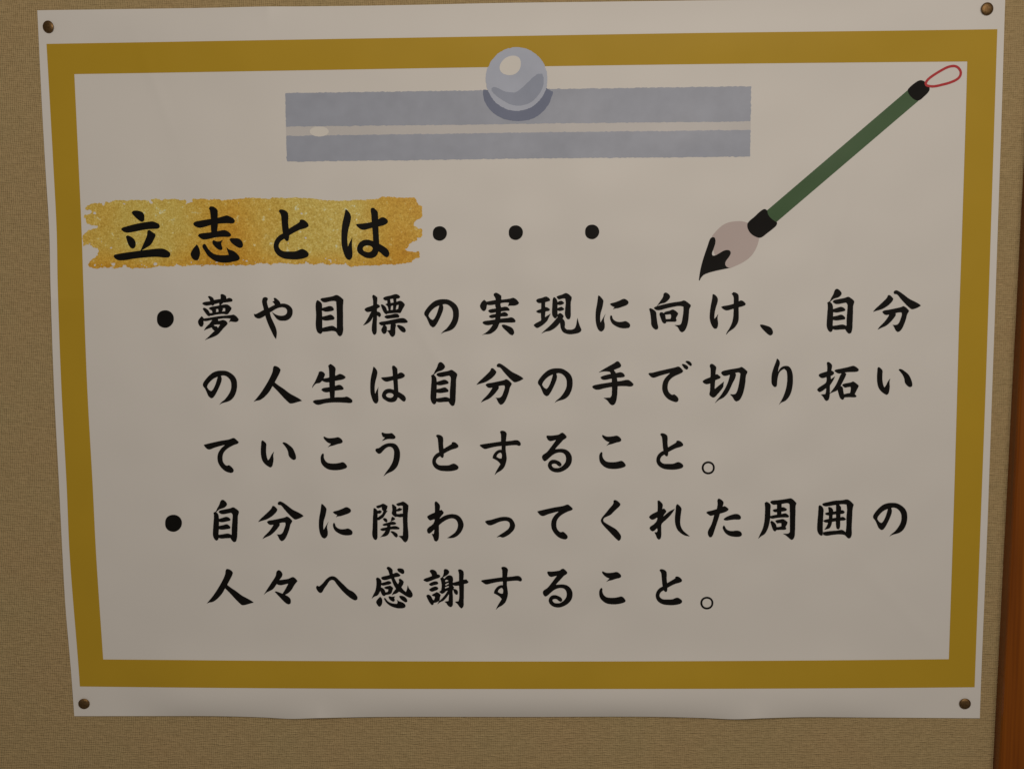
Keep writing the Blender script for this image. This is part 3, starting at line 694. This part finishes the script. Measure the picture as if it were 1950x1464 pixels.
# ---------------------------------------------------------------- printed pictures on the poster
def sc(pts, ox, oy, s): return [(ox + x / s, oy + y / s) for x, y in pts]
def parse(s): return [tuple(float(t) for t in w.split(',')) for w in s.split()]

def ragged(seed, amp, cell):
    def f(F, gx, gy):
        n = vnoise(seed, gx, gy, cell) * 0.6 + vnoise(seed + 1, gx, gy, cell * 0.45) * 0.4
        # soften the edge a little, then let the noise decide where it falls
        G = F.copy()
        for _ in range(amp):
            G[1:-1, 1:-1] = (G[1:-1, 1:-1] * 2 + G[:-2, 1:-1] + G[2:, 1:-1] + G[1:-1, :-2] + G[1:-1, 2:]) / 6
        return G + (n - 0.5) * 0.9 * (G > 0.02) * (G < 0.98)
    return f

def region(name, polys, mat, parent, lift, step=0.8, smooth=True, corner=50, noise=None, **props):
    v2, F = shape_mesh(polys, step, 3, corner, smooth, 6, noise)
    return printed(name, v2, F, mat, parent, lift, **props)

def ellipse(cx, cy, rx, ry, n=64, rot=0.0):
    t = np.linspace(0, 2 * np.pi, n, endpoint=False)
    x, y = rx * np.cos(t), ry * np.sin(t)
    return [(cx + a * math.cos(rot) - b_ * math.sin(rot), cy + a * math.sin(rot) + b_ * math.cos(rot)) for a, b_ in zip(x, y)]

# clip: grey-blue rail of two bands with a ball on top
rail = region('clip_rail', [(False, [(543.2, 177), (920, 172), (1050, 169.3), (1430.6, 164.2), (1429.6, 231), (1050, 235), (920, 237), (544.6, 241)]),
                            (False, [(545.2, 258.8), (920, 253.4), (1050, 251.6), (1429.4, 247.4), (1428.6, 298.2), (1050, 301.2), (920, 303), (546.2, 307.8)])],
              STEEL, poster, 0.00012, 0.9, False, noise=ragged(3, 3, 5.0), label='printed grey-blue rail of a clip, two bands')
region('rail_groove', [(False, [(544.2, 238), (920, 234), (1050, 232), (1429.6, 228), (1429.4, 251), (1050, 255), (920, 257), (545.2, 262)])],
       STRIP, rail, 0.00007, 0.9, False)
region('groove_glint', [(False, ellipse(608, 250.3, 18, 9.6))], SHINE, rail, 0.00016, 0.9, False)
KX, KY, KS = 880, 60, 7.705
knob = region('clip_ball', [(False, ellipse(983.8, 150.4, 58.7, 60.6, 120))], BALL, poster, 0.00024, 0.8, False,
              noise=ragged(8, 2, 4.0), label='printed grey ball on the clip rail')
region('ball_shadow', [(False, sc([(305, 850), (315, 980), (370, 1095), (480, 1210), (620, 1285), (800, 1314), (980, 1295), (1120, 1230),
       (1240, 1110), (1300, 1000), (1337, 880), (1265, 850), (1200, 800), (800, 700), (400, 800), (390, 860)], KX, KY, KS))],
       BALL_S, knob, 0.00019, 0.8, noise=ragged(9, 1, 4.0))
region('ball_shade', [(False, sc([(430, 830), (470, 815), (530, 830), (600, 870), (700, 890), (800, 885), (860, 840), (950, 760), (1080, 640),
       (1130, 618), (1180, 620), (1197, 700), (1190, 790), (1140, 900), (1060, 1000), (950, 1065), (830, 1090), (700, 1065), (580, 1000), (480, 925), (440, 880)], KX, KY, KS))],
       BALL_D, knob, 0.00029, 0.8, noise=ragged(12, 1, 4.0))
region('ball_glint', [(False, sc([(550, 540), (560, 480), (620, 400), (700, 360), (780, 356), (840, 390), (862, 470), (840, 560), (780, 620), (700, 640), (620, 625), (570, 590)], KX, KY, KS))],
       SHINE, knob, 0.00029, 0.8)

# calligraphy brush
BX, BY, BS = 1300, 380, 8.135
EX, EY, ES = 1700, 100, 12.1875
brush = region('brush_handle', [(False, [(1458, 402.8), (1728.7, 171.4), (1749.2, 191.9), (1479, 422.5), (1462, 428), (1455, 415)])], GREEN, poster, 0.00012, 0.8, False,
               label='printed calligraphy brush with a dark green handle')
region('brush_hair', [(False, sc([(455, 570), (500, 510), (560, 445), (630, 390), (700, 357), (780, 340), (850, 334), (930, 338), (1000, 358), (1100, 420), (1180, 600), (1160, 700), (1130, 770), (1080, 850), (1020, 912), (950, 962),
       (870, 1005), (800, 1035), (730, 1060), (600, 1000), (480, 800)], BX, BY, BS))], HAIR, brush, 0.00012, 0.7)
region('ink_tip', [(False, sc(parse('470,580 445,588 425,610 385,720 340,850 300,980 270,1110 250,1250 262,1255 290,1205 330,1165 400,1135 480,1112 600,1085 735,1058 690,1045 665,1020 660,985 675,945 720,885 745,825 735,795 700,780 640,790 560,835 500,865 465,865 455,840 480,760 505,680 508,625 495,590'), BX, BY, BS))],
       BLACK, brush, 0.0002, 0.5, corner=75)
region('ferrule', [(False, sc(parse('1005,370 1040,325 1100,275 1240,155 1270,145 1308,168 1320,220 1360,280 1430,335 1462,355 1455,395 1400,450 1310,520 1230,580 1190,592 1130,575 1060,530 1015,465 1000,410'), BX, BY, BS))],
       BLACK, brush, 0.0002, 0.5, corner=75)
region('end_cap', [(False, sc(parse('350,865 400,800 520,700 600,652 660,640 730,665 800,730 850,800 857,860 820,930 740,1010 650,1090 590,1115 520,1100 440,1040 370,950'), EX, EY, ES))],
       BLACK, brush, 0.0002, 0.5, corner=75)
def loop_poly():
    c = np.array(sc(parse('768,725 775,690 815,630 900,557 1000,490 1090,435 1170,390 1260,345 1340,320 1430,312 1500,335 1550,385 1580,450 1570,530 1530,590 1460,640 1370,680 1270,715 1150,745 1020,775 920,785 840,775 790,760'), EX, EY, ES))
    c = smooth_closed(c, 80, 4)
    t = np.roll(c, -1, 0) - np.roll(c, 1, 0); t /= np.hypot(*t.T)[:, None]
    n = np.stack([t[:, 1], -t[:, 0]], 1)
    return c + n * 2.35, c - n * 2.35
oa, ob = loop_poly()
region('hanging_loop', [(False, [tuple(p) for p in (oa if np.ptp(oa[:, 0]) > np.ptp(ob[:, 0]) else ob)]),
                        (True, [tuple(p) for p in (ob if np.ptp(oa[:, 0]) > np.ptp(ob[:, 0]) else oa)])], RED, brush, 0.00028, 0.45, False)

# gold glitter stroke behind the title
A_ = (150, 365, 9.446); B2 = (330, 365, 7.5); C2 = (580, 365, 6.964)
stroke = sc(parse('118,290 150,245 235,210 320,205 420,200 425,240 460,250 470,180 520,172 560,200 600,165 760,150 1000,150 1200,145 1250,165 1300,225 1330,200 1300,140 1380,115 1410,130 1480,150 1540,140 1700,125'), *A_) \
    + sc(parse('100,115 180,115 190,150 165,185 230,160 275,150 275,105 450,100 520,115 600,105 680,110 690,135 720,115 880,108 1000,90 1150,88 1370,105 1420,85 1560,85 1600,95 1750,80'), *B2) \
    + sc(parse('0,85 80,88 250,110 400,120 600,115 740,105 850,105 980,95 1030,65 1100,70 1150,62 1220,78 1350,75 1450,78 1475,95 1490,140 1515,182 1558,192 1558,330 1540,352 1500,365 1455,400 1450,450 1510,490 1550,485 1562,500 1560,590 1540,605 1500,610 1490,645 1400,675 1370,740 1335,765 1390,795 1440,802 1510,790 1530,830 1525,880 1470,880 1420,930 1350,950 1200,965 1050,960 980,975 850,975 700,985 640,990 600,995 560,970 545,925 525,970 450,965 400,955 320,970 220,945 130,965 60,955 30,925 0,945'), *C2) \
    + sc(parse('1900,990 1880,1030 1740,1035 1600,1025 1520,1020 1420,1030 1390,1050 1340,1022 1200,1025 1130,1050 1090,1040 1030,1055 950,1040 900,1060 850,1045 720,1060 600,1045 480,1040 400,1070 370,1060 450,1040 300,1050 200,1055 130,1065 60,1035'), *B2) \
    + sc(parse('1760,1300 1720,1345 1620,1350 1530,1335 1440,1335 1350,1360 1200,1385 1060,1365 960,1385 900,1360 860,1360 850,1310 790,1315 780,1365 700,1370 620,1385 560,1370 400,1360 330,1385 250,1375 180,1345 165,1300 200,1260 225,1220 300,1180 340,1130 360,1060 350,1015 280,1015 230,975 180,950 120,955 80,975 70,860 70,790 130,740 170,690 260,665 330,655 345,620 300,600 240,605 160,580 130,540 125,480 90,470 90,430 110,400 150,410 200,400 240,380 230,330 180,335 130,325'), *A_)
def patch_noise(F, gx, gy):
    G = F.copy()
    for _ in range(4):
        G[1:-1, 1:-1] = (G[1:-1, 1:-1] * 2 + G[:-2, 1:-1] + G[2:, 1:-1] + G[1:-1, :-2] + G[1:-1, 2:]) / 6
    n = vnoise(21, gx, gy, 3.0) * 0.55 + vnoise(22, gx, gy, 1.5) * 0.45
    G = G + (n - 0.5) * 1.5 * (G > 0.02) * (G < 0.98)
    # flecks where the paper shows through, more of them towards the ragged rim
    fl = vnoise(31, gx, gy, 4.5)
    near = np.clip((gy - 488) / 18, 0, 1) + np.clip((200 - gx) / 40, 0, 1) * 0.8
    G[fl > 0.99 - 0.09 * near] = 0
    return G
flecks = [(150 + 820 / 9.446, 365 + 215 / 9.446, 2.0), (150 + 283 / 9.446, 365 + 385 / 9.446, 3.6), (150 + 568 / 9.446, 365 + 645 / 9.446, 1.6),
          (150 + 578 / 9.446, 365 + 1010 / 9.446, 2.3), (150 + 625 / 9.446, 365 + 1302 / 9.446, 4.0), (150 + 1375 / 9.446, 365 + 1302 / 9.446, 4.0),
          (150 + 1180 / 9.446, 365 + 1335 / 9.446, 1.8), (330 + 1835 / 7.5, 365 + 315 / 7.5, 2.3), (330 + 1890 / 7.5, 365 + 660 / 7.5, 2.6),
          (330 + 1640 / 7.5, 365 + 740 / 7.5, 1.5), (330 + 1045 / 7.5, 365 + 985 / 7.5, 2.4), (580 + 280 / 6.964, 365 + 885 / 6.964, 1.5)]
region('gold_brush_stroke', [(False, stroke)] + [(True, ellipse(x, y, r, r * 0.8, 10)) for x, y, r in flecks], GLIT, poster, 0.00012, 0.6, False,
       noise=patch_noise, label='printed gold glitter brush stroke under the title')

# ---------------------------------------------------------------- lettering
glyphs = {}
cur = None
for line in GLYPHS.strip().split('\n'):
    w = line.split()
    if ',' not in line:
        cur = w[0]; ox, oy = float(w[1]), float(w[2]); glyphs[cur] = []
        continue
    hole = line.startswith('-')
    pts = parse(line[1:] if hole else line)
    glyphs[cur].append((hole, [(ox + x / 10.0, oy + y / 10.0) for x, y in pts]))
built = {}
def glyph_mesh(ch):
    if ch not in built:
        big = ch in '立志とは・'
        built[ch] = shape_mesh(glyphs[ch], 0.6, 3, 50.0)
    return built[ch]

def letter(ch, box=None, name='character', label=None):
    v2, F = glyph_mesh(ch)
    if box is not None:
        allp = np.array([p for h, c in glyphs[ch] if not h for p in c])
        (ax, ay), (bx, by) = allp.min(0), allp.max(0)
        sx, sy = (box[2] - box[0]) / (bx - ax), (box[3] - box[1]) / (by - ay)
        v2 = np.stack([box[0] + (v2[:, 0] - ax) * sx, box[1] + (v2[:, 1] - ay) * sy], 1)
    return printed(name, v2, F, BLACK, poster, 0.00024, label=label or ('black printed character ' + ch))

for ch in '立志とは': letter(ch, label='large black title character ' + ch + ' on the gold stroke')
for bx in ((824.1, 430.8, 851, 458), (968.8, 429.1, 995.8, 456.5), (1114.2, 427.8, 1141.1, 455.0)):
    letter('・', bx, 'ellipsis_dot', 'round black dot after the title')
letter('・', (298.8, 590.8, 331, 623.7), 'bullet', 'round black bullet before the first paragraph')
letter('・', (314.4, 980.2, 346.4, 1012), 'bullet', 'round black bullet before the second paragraph')
for ch in '夢や目標の実現に向け': letter(ch)
letter('、', name='comma', label='black ideographic comma')
for ch in '自分': letter(ch)
letter('の', (386.4, 705.5, 451.5, 771.8))
for ch in '人生': letter(ch)
letter('は', (705, 696, 773, 768.2)); letter('自', (820, 689.2, 870.8, 773.2)); letter('分', (906.8, 691.8, 997.2, 770.8))
letter('の', (1024.5, 701, 1090.5, 768))
for ch in '手で切り拓い': letter(ch)
letter('て'); letter('い', (496.5, 838.2, 563.8, 890.2)); letter('こ'); letter('う')
letter('と', (823, 827.5, 873.2, 897)); letter('す'); letter('る')
letter('こ', (1141, 828, 1191.8, 892.8)); letter('と', (1249.8, 824.8, 1301.2, 894))
letter('。', name='full_stop', label='small black ring full stop ending the first paragraph')
letter('自', (405.6, 951.4, 455, 1032.4)); letter('分', (491, 954.4, 578.4, 1030.4)); letter('に', (607, 959.6, 671.4, 1025.4))
for ch in '関わつ': letter(ch, label='black printed character ' + ('small っ' if ch == 'つ' else ch))
letter('て', (1023, 960.5, 1091, 1026.8))
for ch in 'くれた周囲': letter(ch)
letter('の', (1662.8, 957.2, 1727.8, 1022.5))
letter('人', (393.2, 1083, 483.5, 1152))
for ch in '々へ感謝': letter(ch)
letter('す', (916.2, 1078.8, 994, 1161.2)); letter('る', (1033.6, 1082.4, 1090.4, 1156.4))
letter('こ', (1141, 1087.6, 1191.6, 1150.6)); letter('と', (1248.6, 1083.6, 1299, 1152))
letter('。', (1333.6, 1136, 1358.6, 1160.2), 'full_stop', 'small black ring full stop ending the last line')

# ---------------------------------------------------------------- thumbtacks
def tack_meshes():
    prof = [(0.0, 0.00150), (0.0014, 0.00148), (0.0026, 0.00140), (0.0036, 0.00124), (0.0044, 0.00100), (0.0049, 0.00074),
            (0.00522, 0.00045), (0.0054, 0.00018), (0.00545, 0.0), (0.0051, -0.00015), (0.0044, 0.0001), (0.0, 0.0006)]
    n = 48; V, F = [], []
    for r, h_ in prof[1:-1]:
        for k in range(n):
            a = 2 * math.pi * k / n
            V.append((r * math.cos(a), -h_, r * math.sin(a)))
    top, bot = len(V), len(V) + 1
    V += [(0, -prof[0][1], 0), (0, -prof[-1][1], 0)]
    rings = len(prof) - 2
    for i in range(rings - 1):
        for k in range(n):
            F.append((i * n + k, (i + 1) * n + k, (i + 1) * n + (k + 1) % n, i * n + (k + 1) % n))
    for k in range(n):
        F.append((top, k, (k + 1) % n)); F.append((bot, (rings - 1) * n + (k + 1) % n, (rings - 1) * n + k))
    head = (V, F)
    V2, F2 = [], []
    for r, y in ((0.0005, -0.0009), (0.0005, 0.0045)):
        for k in range(10):
            a = 2 * math.pi * k / 10
            V2.append((r * math.cos(a), y, r * math.sin(a)))
    V2.append((0, 0.0065, 0))
    for k in range(10):
        F2.append((k, (k + 1) % 10, 10 + (k + 1) % 10, 10 + k)); F2.append((10 + k, 10 + (k + 1) % 10, 20))
    return head, (V2, F2)
hd, pn = tack_meshes()
tacks = [((91.8, 51.0), (6, -9), 'brown brass thumbtack in the top left corner of the poster', 1.06),
         ((1880.0, 16.6), (2, 3), 'dull brass thumbtack in the top right corner of the poster', 1.07),
         ((160.0, 1340.0), (5, 6), 'brown brass thumbtack in the bottom left corner of the poster', 1.04),
         ((1837.7, 1340.0), (3, -5), 'dull brass thumbtack in the bottom right corner of the poster', 1.03)]
first = None
for (px, py), (tx, tz), lab, sca in tacks:
    P = on_sheet(px, py, 0.0012)
    if first is None:
        root = bpy.data.objects.new('thumbtack', None)
        link(root); root.empty_display_size = 0.01
        mesh_obj('head', hd[0], hd[1], BRASS, root)
        mesh_obj('point', pn[0], pn[1], PINM, root)
        first = root
    else:
        root = first.copy(); scene.collection.objects.link(root)
        for ch in first.children:
            c = ch.copy(); scene.collection.objects.link(c); c.parent = root
    root.location = P
    root.scale = (sca, sca, sca)
    root.rotation_euler = (math.radians(tx), 0, math.radians(tz))
    root['label'] = lab; root['category'] = 'thumbtack'; root['group'] = 'thumbtacks holding the poster'
